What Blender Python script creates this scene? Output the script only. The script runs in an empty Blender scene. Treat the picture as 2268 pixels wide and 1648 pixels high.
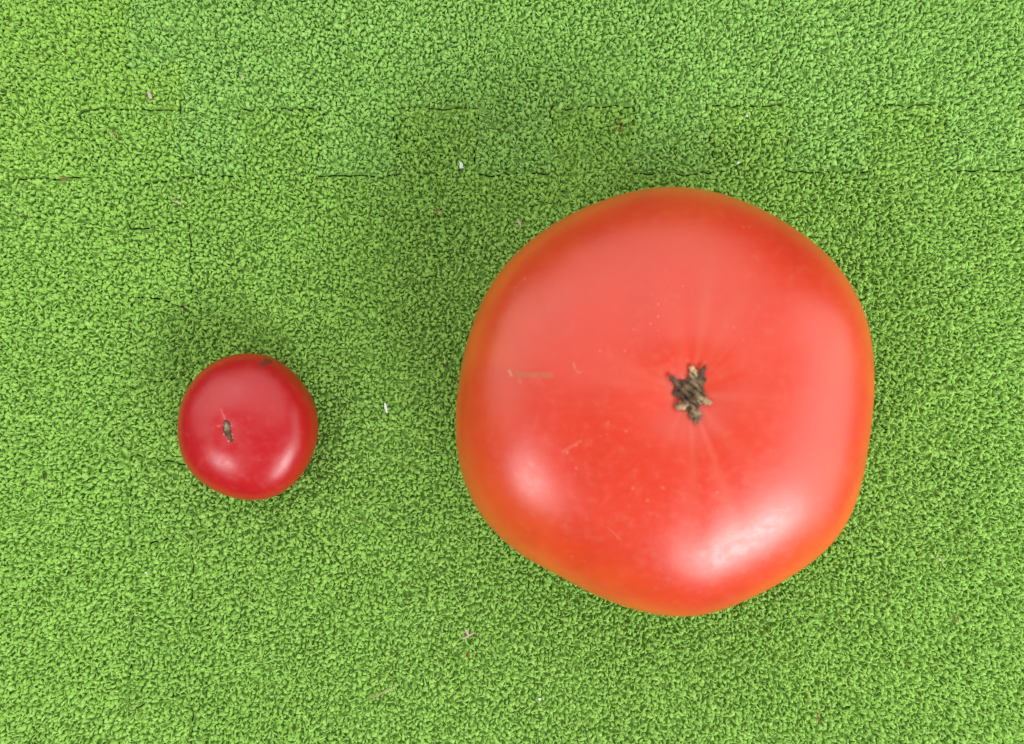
import bpy, bmesh, math, random
import numpy as np

# ------------------------------------------------------------------ camera, light, exposure
MM = 0.001
H = 237.0                       # camera height above the carpet backing, mm
FPX = 1712.0                    # focal length in pixels of a 2267 px wide frame
CX, CY = 1133.5, 824.0
scene = bpy.context.scene
col = scene.collection

cam_data = bpy.data.cameras.new('camera')
cam_data.sensor_width = 36.0
cam_data.lens = 36.0 * FPX / 2267.0
cam_data.clip_start = 0.005
cam_data.clip_end = 50.0
cam_data.dof.use_dof = True
cam_data.dof.focus_distance = (H - 3.0) * MM
cam_data.dof.aperture_fstop = cam_data.lens / 2.4
cam = bpy.data.objects.new('camera', cam_data)
col.objects.link(cam)
cam.location = (0, 0, H * MM)
scene.camera = cam

world = bpy.data.worlds.new('World')
scene.world = world
world.use_nodes = True
world.node_tree.nodes['Background'].inputs['Color'].default_value = (0.96, 0.98, 1.0, 1)
world.node_tree.nodes['Background'].inputs['Strength'].default_value = 0.05

from mathutils import Vector, Matrix
def area(name, loc, target, sx, sy, power, color=(1, 1, 1)):
    d = bpy.data.lights.new(name, 'AREA')
    d.shape = 'RECTANGLE'
    d.size, d.size_y = sx, sy
    d.energy = power
    d.color = color
    o = bpy.data.objects.new(name, d)
    col.objects.link(o)
    o.location = loc
    o.rotation_euler = (Vector(target) - Vector(loc)).to_track_quat('-Z', 'Y').to_euler()
    return o
def rad(L, a, b): return L * math.pi * a * b          # power of a panel of radiance L
area('ceiling_light', (0.08, 0.72, 1.15), (0.02, 0.05, 0), 1.5, 1.50, rad(1.2, 1.5, 1.50), (1.0, 0.985, 0.96))
area('side_light', (-0.38, 0.15, 0.36), (-0.14, 0.00, 0), 0.42, 0.36, rad(1.4, .42, .36), (1.0, 0.99, 0.95))
area('side_light', (0.42, -0.04, 0.27), (0.14, 0.03, 0), 0.50, 0.30, rad(2.0, .50, .30), (1.0, 1.0, 0.98))
area('window_light', (-0.50, -0.46, 0.76), (0, 0, 0), 0.19, 0.24, rad(16, .19, .24), (0.97, 0.98, 1.0))
area('window_light', (0.56, -0.78, 0.75), (0, 0, 0), 0.60, 0.25, rad(17, .60, .25), (0.97, 0.98, 1.0))

scene.view_settings.view_transform = 'Standard'
scene.view_settings.look = 'None'
scene.view_settings.gamma = 1.0
scene.view_settings.use_curve_mapping = False
scene.view_settings.exposure = 0.38
scene.render.engine = 'CYCLES'
scene.render.filter_size = 1.7
scene.cycles.use_denoising = True
scene.cycles.max_bounces = 6
scene.cycles.diffuse_bounces = 4

rng = np.random.default_rng(11)
random.seed(5)

# ------------------------------------------------------------------ helpers
def floor_xy(px, py, z=0.0):
    s = (H - z) / FPX
    return ((px - CX) * s, -(py - CY) * s)

def new_mat(name):
    m = bpy.data.materials.new(name)
    m.use_nodes = True
    nt = m.node_tree
    return m, nt, nt.nodes['Principled BSDF']

class NT:
    """tiny helper for shader maths"""
    def __init__(self, nt): self.nt = nt
    def n(self, typ, **kw):
        x = self.nt.nodes.new(typ)
        for k, v in kw.items(): setattr(x, k, v)
        return x
    def l(self, a, b): self.nt.links.new(a, b)
    def val(self, sock, v):
        if hasattr(v, 'default_value') or hasattr(v, 'links'): self.l(v, sock)
        else: sock.default_value = v
    def math(self, op, a, b=0.0, c=0.0, clamp=False):
        x = self.n('ShaderNodeMath', operation=op, use_clamp=clamp)
        self.val(x.inputs[0], a); self.val(x.inputs[1], b)
        if op in ('MULTIPLY_ADD',): self.val(x.inputs[2], c)
        return x.outputs[0]
    def smooth(self, v, lo, hi, a=0.0, b=1.0):
        x = self.n('ShaderNodeMapRange', interpolation_type='SMOOTHSTEP')
        self.val(x.inputs['Value'], v)
        x.inputs['From Min'].default_value = lo; x.inputs['From Max'].default_value = hi
        x.inputs['To Min'].default_value = a; x.inputs['To Max'].default_value = b
        return x.outputs[0]
    def mix(self, fac, a, b, blend='MIX'):
        x = self.n('ShaderNodeMix', data_type='RGBA', blend_type=blend)
        self.val(x.inputs[0], fac)
        for s, v in ((x.inputs[6], a), (x.inputs[7], b)):
            if isinstance(v, tuple): s.default_value = (*v, 1) if len(v) == 3 else v
            else: self.l(v, s)
        return x.outputs[2]
    def noise(self, vec, scale, detail=2.0, rough=0.5, dist=0.0):
        x = self.n('ShaderNodeTexNoise')
        self.l(vec, x.inputs['Vector'])
        x.inputs['Scale'].default_value = scale; x.inputs['Detail'].default_value = detail
        x.inputs['Roughness'].default_value = rough; x.inputs['Distortion'].default_value = dist
        return x.outputs['Fac']
    def vmath(self, op, a, b=None):
        x = self.n('ShaderNodeVectorMath', operation=op)
        self.l(a, x.inputs[0])
        if b is not None:
            if isinstance(b, tuple): x.inputs[1].default_value = b
            else: self.l(b, x.inputs[1])
        return x.outputs['Value'] if op in ('LENGTH', 'DOT_PRODUCT', 'DISTANCE') else x.outputs['Vector']

def mesh_np(name, verts, faces, mat=None, parent=None, smooth=True, attrs=None):
    me = bpy.data.meshes.new(name)
    verts = np.asarray(verts, dtype=np.float32); faces = np.asarray(faces, dtype=np.int32)
    k = faces.shape[1]
    me.vertices.add(len(verts)); me.vertices.foreach_set('co', verts.ravel())
    me.loops.add(faces.size); me.loops.foreach_set('vertex_index', faces.ravel())
    me.polygons.add(len(faces))
    me.polygons.foreach_set('loop_start', np.arange(0, faces.size, k, dtype=np.int32))
    me.polygons.foreach_set('loop_total', np.full(len(faces), k, dtype=np.int32))
    me.update(calc_edges=True)
    me.polygons.foreach_set('use_smooth', np.full(len(faces), smooth))
    for an, av in (attrs or {}).items():
        a = me.attributes.new(an, 'FLOAT', 'POINT')
        a.data.foreach_set('value', np.asarray(av, dtype=np.float32))
    me.validate()
    if mat: me.materials.append(mat)
    o = bpy.data.objects.new(name, me)
    col.objects.link(o)
    if parent: o.parent = parent
    return o

def tag(o, label=None, cat=None, group=None, kind=None):
    if label: o['label'] = label
    if cat: o['category'] = cat
    if group: o['group'] = group
    if kind: o['kind'] = kind
    return o

# ------------------------------------------------------------------ the floor: four interlocking carpet tiles
BX0, BX1, BY0, BY1 = -420.0, 2690.0, -460.0, 2110.0       # extent (frame pixels), only a way to write floor points
def hb(x): return 397.0 - 18.0 * x / 2267.0               # low line of the horizontal joint
def ht(x): return 246.0 - 14.0 * x / 2267.0               # high line of the horizontal joint
J = (400.0, 244.0); P = (436.0, 391.0)
# joint between the upper left and the lower left tile, from the left border to J
HL = [(BX0, hb(BX0)), (-170, hb(-170)), (-160, hb(-160)), (-178, ht(-170)), (-12, ht(-12)), (8, hb(8)), (196, hb(196)), (178, ht(178)), (372, ht(372)), J]
# joint of the upper right tile with the lower ones, from J to the right border
HR1 = [J, (379, 322), P]
HR2 = [P, (546, hb(546))]
x = 523.0
while x < BX1 - 360:
    HR2 += [(x + 2, ht(x)), (x + 197, ht(x + 197)), (x + 176, hb(x + 176)), (x + 368, hb(x + 368))]
    x += 345.0
HR2[-1] = (BX1, hb(BX1))
# joint between upper left and upper right tile, top border to J
VU = [(284, BY0)]
for k in (-4,):
    VU += [(286, 1218 + 352 * k), (424, 1178 + 352 * k), (426, 1031 + 352 * (k + 1)), (292, 1005 + 352 * (k + 1))]
VU += [(284, 164), (424, 128), J]
# joint between the two lower tiles, from P to the bottom border
VL = [P, (330, 404), (290, 408), (287, 512), (420, 486)]
for k in (-1, 0, 1, 2):
    VL += [(426, 1031 + 352 * k), (292, 1005 + 352 * k), (287, 1218 + 352 * k), (424, 1178 + 352 * k)]
VL = [p for p in VL if p[1] < BY1 - 10] + [(424, BY1)]

def resample(poly, step=14.0, wob=2.2, rad=13.0, seed=0):
    """round the corners and let the cut wander a little"""
    r = np.random.default_rng(seed)
    p = np.array(poly, float)
    out = [p[0]]
    for i in range(1, len(p) - 1):
        a, b, c = p[i - 1], p[i], p[i + 1]
        da, dc = np.linalg.norm(a - b), np.linalg.norm(c - b)
        ra = min(rad, da * .45); rc = min(rad, dc * .45)
        s, e = b + (a - b) / max(da, 1e-6) * ra, b + (c - b) / max(dc, 1e-6) * rc
        for t in (0, .25, .5, .75, 1):
            out.append((1 - t) ** 2 * s + 2 * t * (1 - t) * b + t * t * e)
    out.append(p[-1]); out = np.array(out)
    d = np.r_[0, np.cumsum(np.linalg.norm(np.diff(out, axis=0), axis=1))]
    n = max(2, int(d[-1] / step))
    t = np.linspace(0, d[-1], n)
    q = np.c_[np.interp(t, d, out[:, 0]), np.interp(t, d, out[:, 1])]
    w = r.normal(0, wob, q.shape); w[0] = w[-1] = 0
    return q + w
sHL, sHR1, sHR2, sVU, sVL = [resample(p, seed=i) for i, p in enumerate((HL, HR1, HR2, VU, VL))]
rev = lambda a: a[::-1]
def ring(*segs):
    out = []
    for s in segs:
        for p in s:
            if not out or np.hypot(p[0] - out[-1][0], p[1] - out[-1][1]) > .5: out.append(tuple(p))
    if np.hypot(out[0][0] - out[-1][0], out[0][1] - out[-1][1]) < .5: out.pop()
    return np.array(out)
TILES = {
    'UL': ring([(BX0, BY0)], sVU, rev(sHL)),
    'UR': ring(sVU, sHR1, sHR2, [(BX1, BY0)]),
    'LL': ring(sHL, sHR1, sVL, [(BX0, BY1)]),
    'LR': ring(sHR2, [(BX1, BY1)], rev(sVL)),
}
S0 = H / FPX
def to_mm(a):
    a = np.asarray(a, float)
    return np.c_[(a[:, 0] - CX) * S0, -(a[:, 1] - CY) * S0]
def inside(poly, pts):
    x, y = pts[:, 0], pts[:, 1]; res = np.zeros(len(pts), bool)
    j = len(poly) - 1
    for i in range(len(poly)):
        xi, yi = poly[i]; xj, yj = poly[j]
        if yi != yj:
            c = ((yi > y) != (yj > y)) & (x < (xj - xi) * (y - yi) / (yj - yi) + xi)
            res ^= c
        j = i
    return res
def seg_dist(poly, pts):
    d = np.full(len(pts), 1e9)
    for a, b in zip(poly[:-1], poly[1:]):
        m = (pts[:, 0] > min(a[0], b[0]) - 3) & (pts[:, 0] < max(a[0], b[0]) + 3) & (pts[:, 1] > min(a[1], b[1]) - 3) & (pts[:, 1] < max(a[1], b[1]) + 3)
        if not m.any(): continue
        q = pts[m]; ab = b - a; t = np.clip(((q - a) @ ab) / max(ab @ ab, 1e-9), 0, 1)
        d[m] = np.minimum(d[m], np.linalg.norm(q - (a + t[:, None] * ab), axis=1))
    return d

def carpet_mat(name, base, dark, light):
    m, nt, b = new_mat(name); N = NT(nt)
    tc = N.n('ShaderNodeTexCoord'); at = N.n('ShaderNodeAttribute', attribute_name='tint')
    ob = tc.outputs['Object']
    big = N.noise(ob, 14.0, 1.0, 0.6)
    c = N.mix(N.smooth(at.outputs['Fac'], 0.0, 1.0), dark, light)
    c = N.mix(N.smooth(big, 0.35, 0.7, 0.0, 0.55), c, base)
    N.l(c, b.inputs['Base Color'])
    b.inputs['Roughness'].default_value = 0.72
    b.inputs['Specular IOR Level'].default_value = 0.28
    b.inputs['Sheen Weight'].default_value = 0.25
    b.inputs['Sheen Roughness'].default_value = 0.45
    b.inputs['Sheen Tint'].default_value = (0.8, 1.0, 0.55, 1)
    bp = N.n('ShaderNodeBump'); bp.inputs['Strength'].default_value = 0.8; bp.inputs['Distance'].default_value = 0.0004
    N.l(N.noise(ob, 1900.0, 2.0, 0.75, 0.8), bp.inputs['Height']); N.l(bp.outputs['Normal'], b.inputs['Normal'])
    return m
def backing_mat(name, base):
    m, nt, b = new_mat(name); N = NT(nt)
    tc = N.n('ShaderNodeTexCoord'); ob = tc.outputs['Object']
    N.l(N.mix(N.noise(ob, 900.0, 3.0, 0.7), tuple(v * .6 for v in base), tuple(v * 1.25 for v in base)), b.inputs['Base Color'])
    b.inputs['Roughness'].default_value = 0.9
    bp = N.n('ShaderNodeBump'); bp.inputs['Distance'].default_value = 0.0006
    N.l(N.noise(ob, 700.0, 2.0, 0.6), bp.inputs['Height']); N.l(bp.outputs['Normal'], b.inputs['Normal'])
    return m
LOOK = {   # base, deep yarn, pale yarn
    'UL': ((0.352, 0.640, 0.092), (0.266, 0.525, 0.062), (0.440, 0.735, 0.142)),
    'UR': ((0.328, 0.625, 0.116), (0.248, 0.512, 0.082), (0.420, 0.725, 0.170)),
    'LL': ((0.338, 0.628, 0.095), (0.256, 0.515, 0.064), (0.430, 0.728, 0.145)),
    'LR': ((0.315, 0.592, 0.088), (0.236, 0.483, 0.060), (0.408, 0.698, 0.140)),
}
LABEL = {
    'UL': 'yellowish green looped carpet tile in the upper left corner of the floor',
    'UR': 'cooler bluish green looped carpet tile along the top of the floor',
    'LL': 'green looped carpet tile along the left edge, left of the small tomato',
    'LR': 'large green looped carpet tile that both tomatoes stand on',
}
# loop positions over what the picture shows and a margin round it
def loop_points(sp, x0, x1, y0, y1):
    nx = int((x1 - x0) / sp); ny = int((y1 - y0) / (sp * .866))
    gx, gy = np.meshgrid(np.arange(nx), np.arange(ny))
    p = np.c_[(x0 + (gx + .5 * (gy % 2)) * sp).ravel(), (y0 + gy * sp * .866).ravel()]
    return p + rng.normal(0, sp * .21, p.shape)
SP = 1.12
PTS = loop_points(SP, -172, 172, -128, 128)
NR = 5
T = np.linspace(-0.10 * math.pi, 1.10 * math.pi, NR)
NS = 4
def build_loops(pts, seed, edge):
    r = np.random.default_rng(seed); n = len(pts)
    w = r.uniform(.20, .58, n); h = r.uniform(1.0, 1.75, n); rad = r.uniform(.30, .56, n)
    az = r.uniform(0, 2 * math.pi, n); lean_a = r.uniform(0, 2 * math.pi, n); lean = r.normal(0, .55, n)
    curl = r.normal(0, .38, n); z0 = r.uniform(-.25, .35, n)
    rad *= 1.0; w *= .95
    fat = r.random(n) < .2; rad[fat] *= 1.22; w[fat] *= .7
    thin = r.random(n) < .3; rad[thin] *= .5; w[thin] *= 1.9; curl[thin] *= 1.9; h[thin] *= 1.12
    e = np.clip(edge / 1.6, 0, 1); h *= .72 + .28 * e
    # slow unevenness of the pile
    und = .22 * np.sin(pts[:, 0] * .19 + 1.3 * np.sin(pts[:, 1] * .11)) + .18 * np.sin(pts[:, 1] * .23 + pts[:, 0] * .07)
    z0 = z0 + und * .6
    cx = w[:, None] * np.cos(T); cz = h[:, None] * np.sin(T) + z0[:, None]; cy = curl[:, None] * np.sin(2 * T) * .8
    hz = np.maximum(cz, 0)
    X = cx * np.cos(az)[:, None] - cy * np.sin(az)[:, None] + hz * (lean * np.cos(lean_a))[:, None]
    Y = cx * np.sin(az)[:, None] + cy * np.cos(az)[:, None] + hz * (lean * np.sin(lean_a))[:, None]
    C = np.stack([X + pts[:, 0:1], Y + pts[:, 1:2], cz], -1)                    # n,7,3
    C += r.normal(0, .055, C.shape)
    tan = np.gradient(C, axis=1); tan /= np.linalg.norm(tan, axis=2, keepdims=True) + 1e-9
    side = np.stack([-np.sin(az), np.cos(az), np.zeros(n)], -1)[:, None, :] + 0 * tan
    side -= (side * tan).sum(2, keepdims=True) * tan; side /= np.linalg.norm(side, axis=2, keepdims=True) + 1e-9
    up = np.cross(tan, side)
    prof = np.array([.75, 1.05, 1.14, 1.0, .75])
    R = rad[:, None] * prof * (1 + r.normal(0, .2, (n, NR)))
    tw = r.uniform(0, 6.28, (n, 1)) + r.uniform(.25, .6, (n, 1)) * np.arange(NR)[None]
    V = []
    for k in range(NS):
        a = 2 * math.pi * k / NS + tw
        V.append(C + R[..., None] * (np.cos(a)[..., None] * side + np.sin(a)[..., None] * up))
    V = np.stack(V, 2)                                                          # n,7,NS,3
    base = (np.arange(n) * NR * NS)[:, None]
    q = []
    for s in range(NR - 1):
        for k in range(NS):
            k2 = (k + 1) % NS
            q.append([s * NS + k, s * NS + k2, (s + 1) * NS + k2, (s + 1) * NS + k])
    F = (base[:, :, None] + np.array(q)[None]).reshape(-1, 4)
    tint = np.repeat(np.clip(r.normal(.5, .18, n), 0, 1), NR * NS)
    return V.reshape(-1, 3) * MM, F, tint

floor_m, fnt, fb = new_mat('subfloor_board')
FN = NT(fnt); ftc = FN.n('ShaderNodeTexCoord')
FN.l(FN.mix(FN.noise(ftc.outputs['Object'], 40.0, 4.0), (0.10, 0.08, 0.06), (0.16, 0.13, 0.10)), fb.inputs['Base Color'])
fb.inputs['Roughness'].default_value = 0.8
fl = mesh_np('floor', [(-.6, -.6, -.0085), (.6, -.6, -.0085), (.6, .6, -.0085), (-.6, .6, -.0085)], [(0, 1, 2, 3)], floor_m)
tag(fl, kind='structure')

seams = [to_mm(s) for s in (sHL, sHR1, sHR2, sVU, sVL)]
dseam = np.minimum.reduce([seg_dist(s, PTS) for s in seams])
gapn = .5 + .5 * np.sin(PTS[:, 0] * .31 + 2 * np.sin(PTS[:, 0] * .083) + PTS[:, 1] * .27)
def flat_runs(s):                                  # the stretches of a joint that run across the floor
    d = np.full(len(PTS), 1e9)
    for a_, b_ in zip(s[:-1], s[1:]):
        if abs(b_[1] - a_[1]) < .6 * abs(b_[0] - a_[0]): d = np.minimum(d, seg_dist(np.array([a_, b_]), PTS))
    return d
dh = np.minimum.reduce([flat_runs(s) for s in seams[:3]])
dv = seg_dist(seams[4], PTS)
keep = (dh > (.40 + .34 * gapn)) & (dv > (.32 + .20 * gapn)) & (dseam > (.08 + .2 * gapn))
for ti, (key, ringpx) in enumerate(TILES.items()):
    poly = to_mm(ringpx)
    bm = bmesh.new()
    # pull the outline in a hair so that the joint is a real gap
    area2 = np.sum(poly[:, 0] * np.roll(poly[:, 1], -1) - np.roll(poly[:, 0], -1) * poly[:, 1])
    nx_ = np.roll(poly, -1, 0) - np.roll(poly, 1, 0); nx_ /= np.linalg.norm(nx_, axis=1, keepdims=True) + 1e-9
    inw = np.c_[-nx_[:, 1], nx_[:, 0]] * (1 if area2 > 0 else -1)
    pp = poly + inw * .26
    if area2 < 0: pp = pp[::-1]
    top = [bm.verts.new((x * MM, y * MM, 0)) for x, y in pp]
    f = bm.faces.new(top)
    r = bmesh.ops.extrude_face_region(bm, geom=[f])
    for v in [g for g in r['geom'] if isinstance(g, bmesh.types.BMVert)]: v.co.z = -.008
    bmesh.ops.recalc_face_normals(bm, faces=bm.faces)
    bmesh.ops.triangulate(bm, faces=bm.faces)
    me = bpy.data.meshes.new('carpet_tile'); bm.to_mesh(me); bm.free()
    tile = bpy.data.objects.new('carpet_tile', me); col.objects.link(tile)
    base, dk, lt = LOOK[key]
    me.materials.append(backing_mat('tile_backing_' + key, tuple(v * .7 for v in base)))
    tag(tile, LABEL[key], 'carpet tile', 'interlocking carpet tiles')
    m = inside(poly, PTS) & keep
    V, F, tint = build_loops(PTS[m], 40 + ti, dseam[m])
    p = mesh_np('looped_pile', V, F, carpet_mat('loop_yarn_' + key, base, dk, lt), tile, True, {'tint': tint})
    p['kind'] = 'stuff'

# ------------------------------------------------------------------ tomatoes
OUT_BIG = [(790,42),(600,85),(460,145),(300,250),(180,385),(110,540),(65,720),(47,900),(55,1030),(110,1190),(240,1340),(420,1440),(560,1520),(700,1570),(850,1597),(950,1590),(1080,1540),(1200,1480),(1330,1400),(1430,1310),(1490,1190),(1530,1000),(1550,860),(1557,700),(1545,570),(1500,440),(1430,330),(1320,230),(1200,150),(1060,85),(930,50)]
OUT_BIG = [((1560 + x / 1.0301) * .62868, (620 + y / 1.0301) * .62868) for x, y in OUT_BIG]
OUT_SMALL = [(830,167),(700,178),(560,220),(420,310),(310,430),(235,560),(195,700),(183,850),(190,980),(230,1120),(300,1240),(400,1330),(500,1400),(620,1450),(750,1485),(890,1497),(1010,1475),(1120,1430),(1220,1355),(1320,1240),(1390,1110),(1440,960),(1452,800),(1430,650),(1380,540),(1290,410),(1200,310),(1100,235),(1000,190)]
OUT_SMALL = [((560 + x / 2.5758) * .62868, (1180 + y / 2.5758) * .62868) for x, y in OUT_SMALL]

def smooth_periodic(v, k):
    f = np.fft.rfft(v); i = np.arange(len(f)); f *= np.exp(-(i / k) ** 2); return np.fft.irfft(f, len(v))

class Tomato:
    """a body of revolution bent to a measured plan, with a stem hollow and faint lobes"""
    def __init__(s, outline, zeq, h_top, h_bot, n_top, n_bot, dimple, dw, stem_px, lobes, NU=384, NV=150, shrink=1.0):
        o = np.array(outline); sc = (H - zeq) / FPX
        o = np.c_[(o[:, 0] - CX) * sc, -(o[:, 1] - CY) * sc]
        s.c = (o.max(0) + o.min(0)) / 2
        d = o - s.c; ang = np.arctan2(d[:, 1], d[:, 0]); rr = np.hypot(d[:, 0], d[:, 1])
        i = np.argsort(ang); ang, rr = ang[i], rr[i]
        s.NU, s.NV, s.zeq = NU, NV, zeq
        phi = np.linspace(-math.pi, math.pi, NU, endpoint=False)
        s.phi = phi
        target = smooth_periodic(np.interp(phi, np.r_[ang - 2 * math.pi, ang, ang + 2 * math.pi], np.r_[rr, rr, rr]), 16)
        R = target.copy(); s.Rm = target.mean()
        s.args = (h_top, h_bot, n_top, n_bot, dimple, dw, lobes)
        # where the hollow is centred, at the height of the rim of the hollow
        ztop = zeq + h_top - dimple
        sx, sy = (stem_px[0] - CX) * (H - ztop) / FPX, -(stem_px[1] - CY) * (H - ztop) / FPX
        s.stem = np.array([sx, sy]) - s.c
        for it in range(5):                       # the plan is seen in perspective: correct the radius for that
            V = s.surface(R)
            W = V.reshape(-1, 3)
            q = np.c_[W[:, 0] + s.c[0], W[:, 1] + s.c[1]] * ((H - zeq) / (H - W[:, 2]))[:, None] - s.c
            a = np.arctan2(q[:, 1], q[:, 0]); b = ((a + math.pi) / (2 * math.pi) * NU).astype(int) % NU
            mx = np.zeros(NU); np.maximum.at(mx, b, np.hypot(q[:, 0], q[:, 1]))
            R *= smooth_periodic(target / np.maximum(mx, 1e-6), 20)
        s.R = R; s.V = s.surface(R)
        W = s.V.reshape(-1, 3)
        wx, wy = W[:, 0] + s.c[0], W[:, 1] + s.c[1]
        s.px = np.c_[CX + wx * FPX / (H - W[:, 2]), CY - wy * FPX / (H - W[:, 2])]
    def surface(s, R):
        h_top, h_bot, n_top, n_bot, dimple, dw, lobes = s.args
        al = np.linspace(0, 1, s.NV)
        al = (al * .82 + .18 * (1 - np.cos(al * math.pi)) / 2) * math.pi
        al[0] = .004; al[-1] = math.pi - .004
        A, PH = np.meshgrid(al, s.phi, indexing='ij')
        top = A <= math.pi / 2
        n = np.where(top, n_top, n_bot); hh = np.where(top, h_top, h_bot)
        sr = np.abs(np.sin(A)) ** (2 / n)
        cz = np.sign(np.cos(A)) * np.abs(np.cos(A)) ** (2 / n) * hh
        lift = np.clip(np.cos(A), 0, 1)
        blend = np.clip(sr, 0, 1) ** .8
        Rm = R.mean()
        rad = sr * (Rm + (R[None, :] - Rm) * blend)
        X = rad * np.cos(PH); Y = rad * np.sin(PH)
        k = np.clip(1 - sr, 0, 1) ** 1.0
        X = X + s.stem[0] * k; Y = Y + s.stem[1] * k
        Z = cz.copy()
        t = np.where(top, 1, 0)
        rho = sr * Rm
        d = dimple * (.80 * np.exp(-(rho / dw) ** 2) + .20 * np.exp(-(rho / (dw * .38)) ** 2))
        Z -= d * t
        # bottom hollow
        Z += np.where(top, 0, 1) * dimple * .5 * np.exp(-(rho / (dw * .7)) ** 2)
        # radial furrows between the lobes
        for (deg, depth, width) in lobes:
            dphi = np.angle(np.exp(1j * (PH - math.radians(deg))))
            fur = np.exp(-(dphi / width) ** 2) * depth
            env = np.exp(-((sr - .42) / .33) ** 2) * np.clip(sr / .15, 0, 1)
            Z -= t * fur * env
        # slow unevenness
        u = .006 * Rm * (np.sin(2 * PH + 3 * A) * np.sin(A) + .7 * np.sin(3 * PH - 2.2 * A + 1) * np.sin(A) ** 2)
        X += u * np.cos(PH) * sr; Y += u * np.sin(PH) * sr; Z += u * .6 * np.sin(A)
        return np.stack([X, Y, Z + s.zeq], -1)
    def at(s, px, py):
        W = s.V.reshape(-1, 3); m = np.where(W[:, 2] > s.zeq)[0]
        d = np.hypot(s.px[m, 0] - px, s.px[m, 1] - py)
        i = m[np.argsort(d)[:4]]; w = 1 / (np.sort(d)[:4] + .05)
        return (W[i] * w[:, None]).sum(0) / w.sum()
    def z_at(s, x, y):
        W = s.V.reshape(-1, 3); m = np.where(W[:, 2] > s.zeq)[0]
        d = np.hypot(W[m, 0] - x, W[m, 1] - y)
        j = np.argsort(d)[:6]; w = 1 / (d[j] + .02) ** 2
        return float((W[m[j], 2] * w).sum() / w.sum())
    def build(s, name, parent, mat, attrs=None):
        NU, NV = s.NU, s.NV
        i, j = np.meshgrid(np.arange(NV - 1), np.arange(NU), indexing='ij')
        j2 = (j + 1) % NU
        F = np.stack([i * NU + j, (i + 1) * NU + j, (i + 1) * NU + j2, i * NU + j2], -1).reshape(-1, 4)
        return mesh_np(name, s.V.reshape(-1, 3) * MM, F, mat, parent, True, attrs)

def streak_attr(t, items):
    """pale radial streaks running out from the stem: (from deg, reach 0..1, half width deg, strength)"""
    W = t.V; c = W[0].mean(0)
    dx, dy = W[..., 0] - c[0], W[..., 1] - c[1]
    ph = np.arctan2(dy, dx); rr = np.hypot(dx, dy) / t.Rm
    out = np.zeros(ph.shape)
    for deg, reach, hw, st in items:
        w = np.radians(hw * 1.5) * (1 + .06 / np.maximum(rr, .02))
        g = np.exp(-(np.angle(np.exp(1j * (ph - math.radians(deg)))) / w) ** 2)
        out += st * g * np.clip(1 - rr / reach, 0, 1) ** .7
    out[W[..., 2] < t.zeq] = 0
    return np.clip(out, 0, 1).ravel()

def fan(t, n, seed):
    r = np.random.default_rng(seed)
    return [(a, r.uniform(.22, .62), r.uniform(.8, 3.2), r.uniform(.08, .34)) for a in r.uniform(-180, 180, n)]

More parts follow.
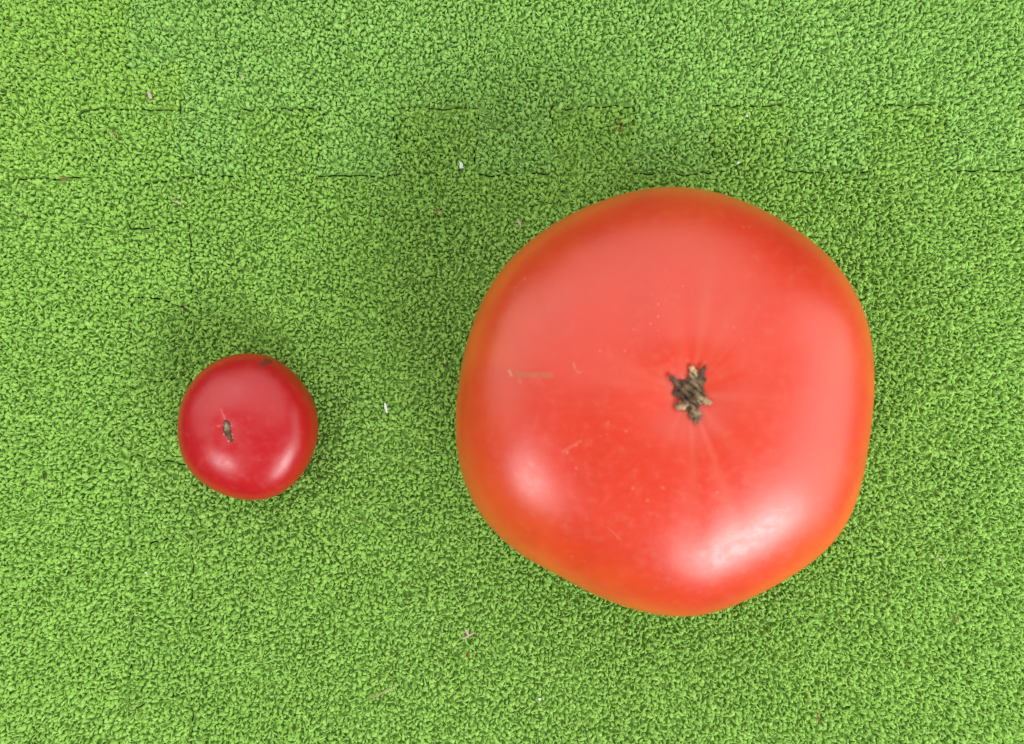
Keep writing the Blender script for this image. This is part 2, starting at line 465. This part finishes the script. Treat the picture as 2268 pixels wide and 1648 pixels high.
def skin_mat(name, red, orange, pale, marks, rough, zeq, htop, spots=1.0, rimmix=1.0, spec=.85):
    m, nt, b = new_mat(name); N = NT(nt)
    tc = N.n('ShaderNodeTexCoord'); ob = tc.outputs['Object']
    sep = N.n('ShaderNodeSeparateXYZ'); N.l(ob, sep.inputs[0])
    # ripeness: redder on the face, more orange down the flanks, uneven
    n1 = N.noise(ob, 28.0, 3.0, 0.55)
    zz = N.math('ADD', sep.outputs['Z'], N.math('MULTIPLY', N.math('SUBTRACT', n1, 0.5), 0.018 * zeq / 33))
    side = N.smooth(zz, (zeq + htop * .92) * MM, (zeq + htop * .10) * MM, 0.0, rimmix)
    c = N.mix(side, red, orange)
    n2 = N.noise(ob, 70.0, 4.0, 0.6)
    c = N.mix(N.smooth(n2, 0.45, 0.75, 0, .35), c, tuple(v * .82 for v in red))
    n3 = N.noise(ob, 420.0, 3.0, 0.65)
    c = N.mix(N.smooth(n3, 0.5, 0.78, 0, .3), c, pale)
    st = N.n('ShaderNodeAttribute', attribute_name='streak')
    c = N.mix(N.math('MULTIPLY', st.outputs['Fac'], 0.6), c, pale)
    # pale pin dots, in patches
    vo = N.n('ShaderNodeTexVoronoi'); vo.inputs['Scale'].default_value = 520.0; N.l(ob, vo.inputs['Vector'])
    dots = N.smooth(vo.outputs['Distance'], 0.20, 0.06)
    patch = N.smooth(N.noise(ob, 55.0, 2.0, .5), 0.52, 0.68)
    hsel = N.n('ShaderNodeSeparateColor'); N.l(vo.outputs['Color'], hsel.inputs[0])
    dots = N.math('MULTIPLY', N.math('MULTIPLY', dots, patch), N.smooth(hsel.outputs[0], .55, .8, 0, .55 * spots))
    c = N.mix(dots, c, tuple(min(1, v * 1.1 + .16) for v in pale))
    roughv = N.smooth(n3, .3, .8, rough - .03, rough + .06)
    for mk in marks:
        (a, bb), width, colr, strength, ns = mk['seg'], mk['w'], mk['col'], mk['s'], mk.get('n', 600.0)
        A = Vector(a) * MM; B = Vector(bb) * MM; ab = B - A; L = max(ab.length, 1e-6)
        rel = N.vmath('SUBTRACT', ob, tuple(A))
        tpar = N.math('DIVIDE', N.vmath('DOT_PRODUCT', rel, tuple(ab / L)), L, clamp=True)
        comb = N.n('ShaderNodeVectorMath', operation='SCALE'); comb.inputs[0].default_value = tuple(ab); N.l(tpar, comb.inputs['Scale'])
        dist = N.vmath('DISTANCE', rel, comb.outputs['Vector'])
        nn = N.noise(ob, ns, 3.0, .7)
        dist = N.math('ADD', dist, N.math('MULTIPLY', N.math('SUBTRACT', nn, .5), width * MM * 2.2))
        k = N.smooth(dist, width * MM, width * MM * .25, 0, strength)
        c = N.mix(k, c, colr)
        roughv = N.math('ADD', roughv, N.math('MULTIPLY', k, .25))
    N.l(c, b.inputs['Base Color']); N.l(roughv, b.inputs['Roughness'])
    b.inputs['IOR'].default_value = 1.46
    b.inputs['Specular IOR Level'].default_value = spec
    bp = N.n('ShaderNodeBump'); bp.inputs['Strength'].default_value = 0.2; bp.inputs['Distance'].default_value = 0.0002
    hsum = N.math('ADD', N.math('MULTIPLY', N.noise(ob, 900.0, 3.0, .6), .35), N.math('MULTIPLY', N.noise(ob, 160.0, 1.0, .5), .3))
    N.l(hsum, bp.inputs['Height']); N.l(bp.outputs['Normal'], b.inputs['Normal'])
    return m

def cork_mat(name, dark, mid, tan, scale=700.0):
    m, nt, b = new_mat(name); N = NT(nt)
    ob = N.n('ShaderNodeTexCoord').outputs['Object']
    n1 = N.noise(ob, scale, 4.0, .65, .4)
    n2 = N.noise(ob, scale * .42, 2.0, .5)
    c = N.mix(N.smooth(n1, .36, .52), dark, mid)
    c = N.mix(N.smooth(n2, .46, .6, 0, .85), c, tan)
    ed = N.n('ShaderNodeAttribute', attribute_name='edge')
    c = N.mix(N.math('MULTIPLY', N.smooth(ed.outputs['Fac'], .45, .85), .8), c, dark)
    N.l(c, b.inputs['Base Color']); b.inputs['Roughness'].default_value = .85
    bp = N.n('ShaderNodeBump'); bp.inputs['Distance'].default_value = .0006
    N.l(n1, bp.inputs['Height']); N.l(bp.outputs['Normal'], b.inputs['Normal'])
    return m

def relief(name, t, outline_px, thick, mat, parent, seed, nr=14, na=84, rough=.5):
    """a corky scab lying on the skin, its outline given as points on the tomato"""
    P3 = np.array([t.at(*p) for p in outline_px]); c = P3[:, :2].mean(0)
    d = P3[:, :2] - c
    na_ = np.linspace(-math.pi, math.pi, na, endpoint=False)
    rs = np.zeros(na)
    for i, a in enumerate(na_):                      # farthest crossing of the outline along each ray
        u = np.array([math.cos(a), math.sin(a)])
        for p, q in zip(d, np.roll(d, -1, 0)):
            e = q - p; den = u[0] * e[1] - u[1] * e[0]
            if abs(den) < 1e-9: continue
            s_ = (p[0] * e[1] - p[1] * e[0]) / den; k = (p[0] * u[1] - p[1] * u[0]) / den
            if s_ > 0 and -.001 <= k <= 1.001: rs[i] = max(rs[i], s_)
    r = np.random.default_rng(seed)
    V = [(c[0], c[1], t.z_at(*c) + thick)]; F = []
    ph = r.uniform(0, 6.28, (6,)); fr = r.uniform(1.2, 4.2, (6, 2))
    for k in range(1, nr + 1):
        f = k / nr
        for i, a in enumerate(na_):
            x = c[0] + rs[i] * f * math.cos(a); y = c[1] + rs[i] * f * math.sin(a)
            bump = sum(math.sin(x * fr[q, 0] * 1.3 + y * fr[q, 1] * 1.1 + ph[q]) for q in range(6)) / 6
            hgt = thick * (1 - f ** 4) * (1 + rough * 1.8 * bump) + r.normal(0, thick * .2) * (1 - f ** 3) - (.25 if k == nr else 0)
            V.append((x, y, t.z_at(x, y) + hgt))
    tri = []
    for i in range(na): tri.append((0, 1 + i, 1 + (i + 1) % na))
    for k in range(nr - 1):
        for i in range(na):
            a, b2 = 1 + k * na + i, 1 + k * na + (i + 1) % na
            tri += [(a, a + na, b2 + na), (a, b2 + na, b2)]
    edge = np.r_[0, np.repeat(np.arange(1, nr + 1) / nr, na)]
    return mesh_np(name, np.array(V) * MM, tri, mat, parent, True, {'edge': edge})

def spike(name, t, path_px, r0, r1, lift, mat, parent, seed):
    """a dried stub: a tapered, slightly crooked twig following points on the skin"""
    r = np.random.default_rng(seed)
    P3 = np.array([t.at(*p) for p in path_px])
    n = 9; tt = np.linspace(0, 1, n); src = np.linspace(0, 1, len(P3))
    C = np.c_[[np.interp(tt, src, P3[:, k]) for k in range(3)]].T
    C[:, 2] += lift * np.sin(tt * math.pi * .6) + r0 * .4; C += r.normal(0, .13, C.shape)
    tan = np.gradient(C, axis=0); tan /= np.linalg.norm(tan, axis=1, keepdims=True)
    side = np.cross(tan, (0, 0, 1)); side /= np.linalg.norm(side, axis=1, keepdims=True); up = np.cross(side, tan)
    V = []; na = 9
    for i in range(n):
        rr = (r0 + (r1 - r0) * tt[i]) * (1 if i < n - 1 else .45)
        for k in range(na):
            a = 2 * math.pi * k / na; q = rr * (1 + r.normal(0, .28))
            V.append(C[i] + q * (math.cos(a) * side[i] * 1.15 + math.sin(a) * up[i] * .8))
    V.append(C[-1] + tan[-1] * r1 * .5); tip = len(V) - 1
    tri = []
    for i in range(n - 1):
        for k in range(na):
            a, b2 = i * na + k, i * na + (k + 1) % na
            tri += [(a, b2, b2 + na), (a, b2 + na, a + na)]
    for k in range(na): tri.append(((n - 1) * na + k, (n - 1) * na + (k + 1) % na, tip))
    return mesh_np(name, np.array(V) * MM, tri, mat, parent, True)

def root_empty(name, t):
    o = bpy.data.objects.new(name, None); col.objects.link(o)
    o.empty_display_size = .01
    o.location = (t.c[0] * MM, t.c[1] * MM, .0010)
    return o

# ---- the big orange-red tomato
big = Tomato(OUT_BIG, 34.0, 25.0, 33.4, 2.55, 2.2, 2.6, 8.5, (1522, 872),
             [(-88, .13, .12), (-66, .12, .12), (88, .16, .10), (20, .3, .35), (150, .35, .35), (-150, .3, .35)], NU=600)
rb = tag(root_empty('tomato', big), 'large orange-red tomato with a star-shaped brown stem scar', 'tomato')
def seg(t, a, b): return (tuple(t.at(*a)), tuple(t.at(*b)))
tanc = (0.50, 0.30, 0.13)
marks = [
    dict(seg=seg(big, (1143, 829), (1222, 832)), w=.8, col=(0.30, 0.16, 0.06), s=.42, n=1700.0),
    dict(seg=seg(big, (1128, 824), (1131, 830)), w=.5, col=tanc, s=.8),
    dict(seg=seg(big, (1245, 1000), (1284, 976)), w=.45, col=(0.60,0.16,0.08), s=.35, n=2200.0),
    dict(seg=seg(big, (1268, 806), (1272, 815)), w=.6, col=(0.62,0.18,0.11), s=.5),
    dict(seg=seg(big, (1276, 822), (1286, 826)), w=.4, col=(0.62,0.18,0.11), s=.4),
    dict(seg=seg(big, (1150, 842), (1154, 848)), w=.4, col=(0.62,0.18,0.11), s=.45),
    dict(seg=seg(big, (1712, 1283), (1748, 1258)), w=1.6, col=(0.62, 0.36, 0.26), s=.75, n=700.0),
    dict(seg=seg(big, (1345, 1165), (1375, 1195)), w=.35, col=(0.62,0.16,0.1), s=.25, n=2400.0),
    dict(seg=seg(big, (1398, 1080), (1399, 1081)), w=.45, col=(0.65,0.2,0.13), s=.4),
    dict(seg=seg(big, (1432, 1106), (1433, 1107)), w=.40, col=(0.65,0.2,0.13), s=.4),
    dict(seg=seg(big, (1466, 1078), (1467, 1080)), w=.40, col=(0.65,0.2,0.13), s=.4),
]
skin_big = skin_mat('orange_red_tomato_skin', (0.64, 0.036, 0.010), (0.78, 0.145, 0.016), (0.64, 0.105, 0.055), marks, .335, 34, 25)
big.build('skin', rb, skin_big, {'streak': streak_attr(big, fan(big, 46, 4) + [(-88, .75, 2.0, .9), (-70, .75, 1.8, .9), (80, .62, 2.6, .9), (62, .5, 5, .35), (105, .55, 4, .3), (33, .5, 5, .3), (140, .5, 6, .25), (-168, .5, 6, .3), (-20, .45, 6, .2)])})
cb = cork_mat('dry_stem_cork', (0.075, 0.042, 0.023), (0.24, 0.155, 0.088), (0.44, 0.31, 0.17), 1000.0)
cd = cork_mat('dark_dried_stub', (0.038, 0.020, 0.015), (0.10, 0.056, 0.038), (0.19, 0.12, 0.075), 900.0)
ct = cork_mat('tan_dried_stub', (0.20, 0.11, 0.05), (0.45, 0.31, 0.15), (0.62, 0.47, 0.26), 800.0)
def sc3(x, y): return ((2200 + x / 3.6614) * .62868, (1150 + y / 3.6624) * .62868)
scar = relief('stem_scar', big, [sc3(*p) for p in [(640,720),(740,680),(800,640),(820,570),(880,540),(930,620),(985,640),(1010,710),(985,780),(1000,860),(1040,930),(1010,1000),(955,1040),(930,1110),(940,1180),(880,1190),(830,1130),(770,1080),(720,1040),(670,1020),(690,950),(640,890),(610,860),(640,790)]], 1.3, cb, rb, 3, nr=18, na=110, rough=.7)
for i, (path, r0, r1, lf, mt, lb) in enumerate([
    ([(700, 790), (640, 720), (565, 655)], .75, .50, .9, cd, 'blackened stub pointing up and left'),
    ([(940, 690), (965, 610), (1002, 520)], .80, .28, .7, cd, None),
    ([(880, 660), (860, 590), (850, 520)], .90, .45, .4, ct, None),
    ([(950, 930), (1020, 965), (1095, 980)], 1.0, .45, .5, ct, 'pale tan stub pointing right'),
    ([(760, 980), (690, 1010), (615, 1045)], .9, .45, .4, ct, None),
    ([(870, 1080), (900, 1180), (905, 1275)], 1.05, .40, .4, cb, None),
    ([(720, 830), (660, 860), (592, 878)], .6, .25, .4, cd, None),
    ([(930, 720), (980, 710), (1025, 700)], .5, .25, .3, cb, None)]):
    o = spike('sepal_stub', big, [sc3(*p) for p in path], r0, r1, lf, mt, scar, 20 + i)
    if lb: o['label'] = lb

# ---- the small crimson tomato
small = Tomato(OUT_SMALL, 13.2, 11.2, 12.6, 2.35, 2.2, .7, 3.6, (508, 954), [(-60, .1, .35), (100, .07, .25), (20, .1, .35), (170, .1, .3)], NU=256, NV=110)
rs_ = tag(root_empty('tomato', small), 'small crimson tomato with a narrow brown stem scar', 'tomato')
marks = [
    dict(seg=seg(small, (585, 806), (597, 800)), w=1.7, col=(0.12, 0.028, 0.015), s=.75, n=500.0),
    dict(seg=seg(small, (579, 815), (580, 816)), w=.9, col=(0.18, 0.04, 0.02), s=.5, n=700.0),
    dict(seg=seg(small, (494, 908), (501, 927)), w=.5, col=(0.55, 0.10, 0.08), s=.6, n=900.0),
    dict(seg=seg(small, (484, 943), (490, 942)), w=.4, col=(0.55, 0.10, 0.08), s=.5, n=900.0),
]
for x, y in ((806, 656), (728, 788), (968, 798), (762, 1060), (985, 1050), (1022, 1168), (895, 1245)):
    px, py = (700 + x / 8.24) * .62868, (1400 + y / 8.24) * .62868
    marks.append(dict(seg=seg(small, (px, py), (px + .8, py + .5)), w=.26, col=(0.65, 0.28, 0.22), s=.9, n=300.0))
skin_small = skin_mat('crimson_tomato_skin', (0.46, 0.009, 0.013), (0.52, 0.014, 0.008), (0.52, 0.06, 0.055), marks, .32, 13.2, 11.2, spots=.25, spec=.62)
small.build('skin', rs_, skin_small, {'streak': streak_attr(small, [(118, .5, 5, .5), (170, .3, 7, .3), (-95, .4, 7, .25)])})
def sc8(x, y): return ((700 + x / 8.24) * .62868, (1400 + y / 8.24) * .62868)
cs = cork_mat('small_stem_cork', (0.060, 0.032, 0.020), (0.22, 0.145, 0.085), (0.42, 0.33, 0.21), 1100.0)
ss = relief('stem_scar', small, [sc8(*p) for p in [(770,610),(830,640),(910,690),(960,780),(965,900),(985,1000),(975,1100),(1030,1180),(1035,1270),(1000,1310),(950,1290),(905,1200),(840,1130),(790,1060),(770,960),(735,880),(745,780),(750,700)]], .6, cs, rs_, 8, nr=12, na=72)

# ------------------------------------------------------------------ bits of litter on the carpet
def plain_mat(name, c, rough=.8):
    m, nt, b = new_mat(name); N = NT(nt)
    ob = N.n('ShaderNodeTexCoord').outputs['Object']
    N.l(N.mix(N.noise(ob, 1500.0, 3.0, .6), tuple(v * .75 for v in c), tuple(min(1, v * 1.15) for v in c)), b.inputs['Base Color'])
    b.inputs['Roughness'].default_value = rough
    return m
M_WHITE = plain_mat('white_flake', (0.80, 0.82, 0.80)); M_PINK = plain_mat('pale_pink_flake', (0.58, 0.43, 0.35))
M_STRAW = plain_mat('straw', (0.52, 0.42, 0.24)); M_BROWN = plain_mat('brown_husk', (0.26, 0.11, 0.055))
M_RED = plain_mat('red_fibre', (0.36, 0.06, 0.03)); M_DARK = plain_mat('dark_speck', (0.05, 0.03, 0.02))
def litter(name, pts, widths, mat, label, cat, thick=.16, z=1.75, group='litter on the carpet'):
    """a thin curled sliver: a bent strip with thickness along the given floor points"""
    Q = np.array([floor_xy(px, py, z) for px, py in pts]); c = Q.mean(0); Q = Q - c
    n = 8; tt = np.linspace(0, 1, n); src = np.linspace(0, 1, len(Q))
    X = np.interp(tt, src, Q[:, 0]); Y = np.interp(tt, src, Q[:, 1]); W = np.interp(tt, np.linspace(0, 1, len(widths)), widths)
    tan = np.gradient(np.c_[X, Y], axis=0); tan /= np.linalg.norm(tan, axis=1, keepdims=True) + 1e-9
    nrm = np.c_[-tan[:, 1], tan[:, 0]]
    r = np.random.default_rng(int(abs(pts[0][0] * 7 + pts[0][1])))
    zc = .18 * np.sin(tt * math.pi + r.uniform(-.5, .5)) + r.normal(0, .03, n)
    V = []
    for i in range(n):
        h = W[i] / 2
        for s, k in ((-1, -.05), (0, .12), (1, -.05)):
            V.append((X[i] + nrm[i, 0] * h * s, Y[i] + nrm[i, 1] * h * s, zc[i] + k + thick / 2))
        for s, k in ((1, -.05), (0, .12), (-1, -.05)):
            V.append((X[i] + nrm[i, 0] * h * s, Y[i] + nrm[i, 1] * h * s, zc[i] + k - thick / 2))
    tri = []
    for i in range(n - 1):
        for k in range(6):
            a, b2 = i * 6 + k, i * 6 + (k + 1) % 6
            tri += [(a, b2, b2 + 6), (a, b2 + 6, a + 6)]
    for o_ in (0, (n - 1) * 6):
        f = [(0, 1, 4), (0, 4, 5), (1, 2, 3), (1, 3, 4)]
        tri += [tuple(o_ + q for q in (t if o_ == 0 else t[::-1])) for t in f]
    o = mesh_np(name, np.array(V) * MM, tri, mat, None, False)
    o.location = (c[0] * MM, c[1] * MM, z * MM)
    tag(o, label, cat, group)
    return o
litter('husk_flake', [(327, 202), (332, 212), (335, 220)], [.6, 1.1, .5], M_PINK, 'pale pink flake on the yellowish tile in the upper left', 'flake')
litter('husk_flake', [(535, 166), (537, 172), (537, 178)], [.4, .9, .3], M_PINK, 'tiny pale flake near the top, right of the pink one', 'flake')
litter('husk_flake', [(250, 297), (258, 297)], [.6, .9, .5], M_BROWN, 'tiny brown speck on the yellowish tile at the left', 'speck')
litter('paper_scrap', [(1017, 359), (1021, 363), (1022, 373)], [.3, .95, 1.3], M_WHITE, 'bright white bent scrap near the middle of the long joint', 'scrap')
litter('husk_sliver', [(973, 461), (970, 470), (966, 480)], [.5, 1.0, .2], M_BROWN, 'reddish brown husk sliver below the bright white scrap', 'sliver')
litter('straw_sliver', [(1146, 484), (1150, 494), (1154, 503)], [.25, .95, .3], M_PINK, 'pale straw sliver beside the upper left of the big tomato', 'sliver')
litter('red_fibre', [(1373, 262), (1371, 275), (1371, 291)], [.2, .4, .4], M_RED, 'thin red fibre lying above the big tomato', 'fibre')
litter('paper_scrap', [(852, 892), (854, 903), (857, 915)], [.5, .8, .45], M_WHITE, 'narrow white scrap between the two tomatoes', 'scrap')
litter('straw_sliver', [(1024, 1415), (1037, 1408), (1050, 1401)], [.5, .6, .45], M_PINK, 'pale forked straw bit below and left of the big tomato', 'straw bit')
bpy.context.view_layer.update()
yt = bpy.data.objects['straw_sliver.001']
arm = litter('side_arm', [(1030, 1393), (1034, 1400), (1038, 1408)], [.6, .75, .4], M_PINK, None, None, group=None)
arm.location = arm.location - yt.location; arm.parent = yt
litter('red_speck', [(1036, 1447), (1038, 1452), (1037, 1458)], [.5, .6, .4], M_RED, 'tiny red speck just below the pale forked straw bit', 'speck')
litter('straw_fibre', [(817, 1546), (836, 1540), (854, 1530), (876, 1521)], [.25, .35, .45, .4], M_STRAW, 'long thin tan straw fibre near the bottom edge', 'fibre')
litter('paper_speck', [(1191, 1547), (1198, 1549)], [.5, .8, .5], M_WHITE, 'small white speck near the bottom edge', 'speck')
litter('red_sliver', [(2112, 1364), (2115, 1370), (2117, 1377)], [.4, .6, .4], M_BROWN, 'small brown sliver right of and below the big tomato', 'sliver')
litter('husk_flake', [(2077, 1236), (2083, 1242)], [.5, .8, .4], M_PINK, 'tiny pale flake right of the big tomato', 'flake')
litter('dark_crumb', [(404, 680), (408, 685), (412, 686)], [.6, 1.0, .5], M_DARK, 'dark brown crumb above the small tomato', 'crumb')
litter('straw_sliver', [(383, 446), (392, 447), (401, 452)], [.25, .6, .5], M_PINK, 'thin pinkish sliver below the left end of the joint', 'sliver')
litter('husk_flake', [(133, 397), (141, 397), (148, 399)], [.5, .8, .4], M_BROWN, 'brownish flake stuck in the joint at the far left', 'flake')
litter('paper_speck', [(1631, 363), (1637, 359)], [.5, .7, .4], M_WHITE, 'small white speck above the big tomato, nearer to it', 'speck')
litter('paper_speck', [(1651, 256), (1656, 258)], [.7, .6, .4], M_WHITE, 'small white speck on the joint above the big tomato', 'speck')
litter('paper_speck', [(320, 1267), (326, 1270)], [.3, .5, .3], M_WHITE, 'tiny white speck below and left of the small tomato', 'speck')
litter('red_fibre', [(1808, 1570), (1810, 1585), (1815, 1602)], [.25, .3, .3], M_RED, 'thin reddish fibre near the lower right edge', 'fibre')
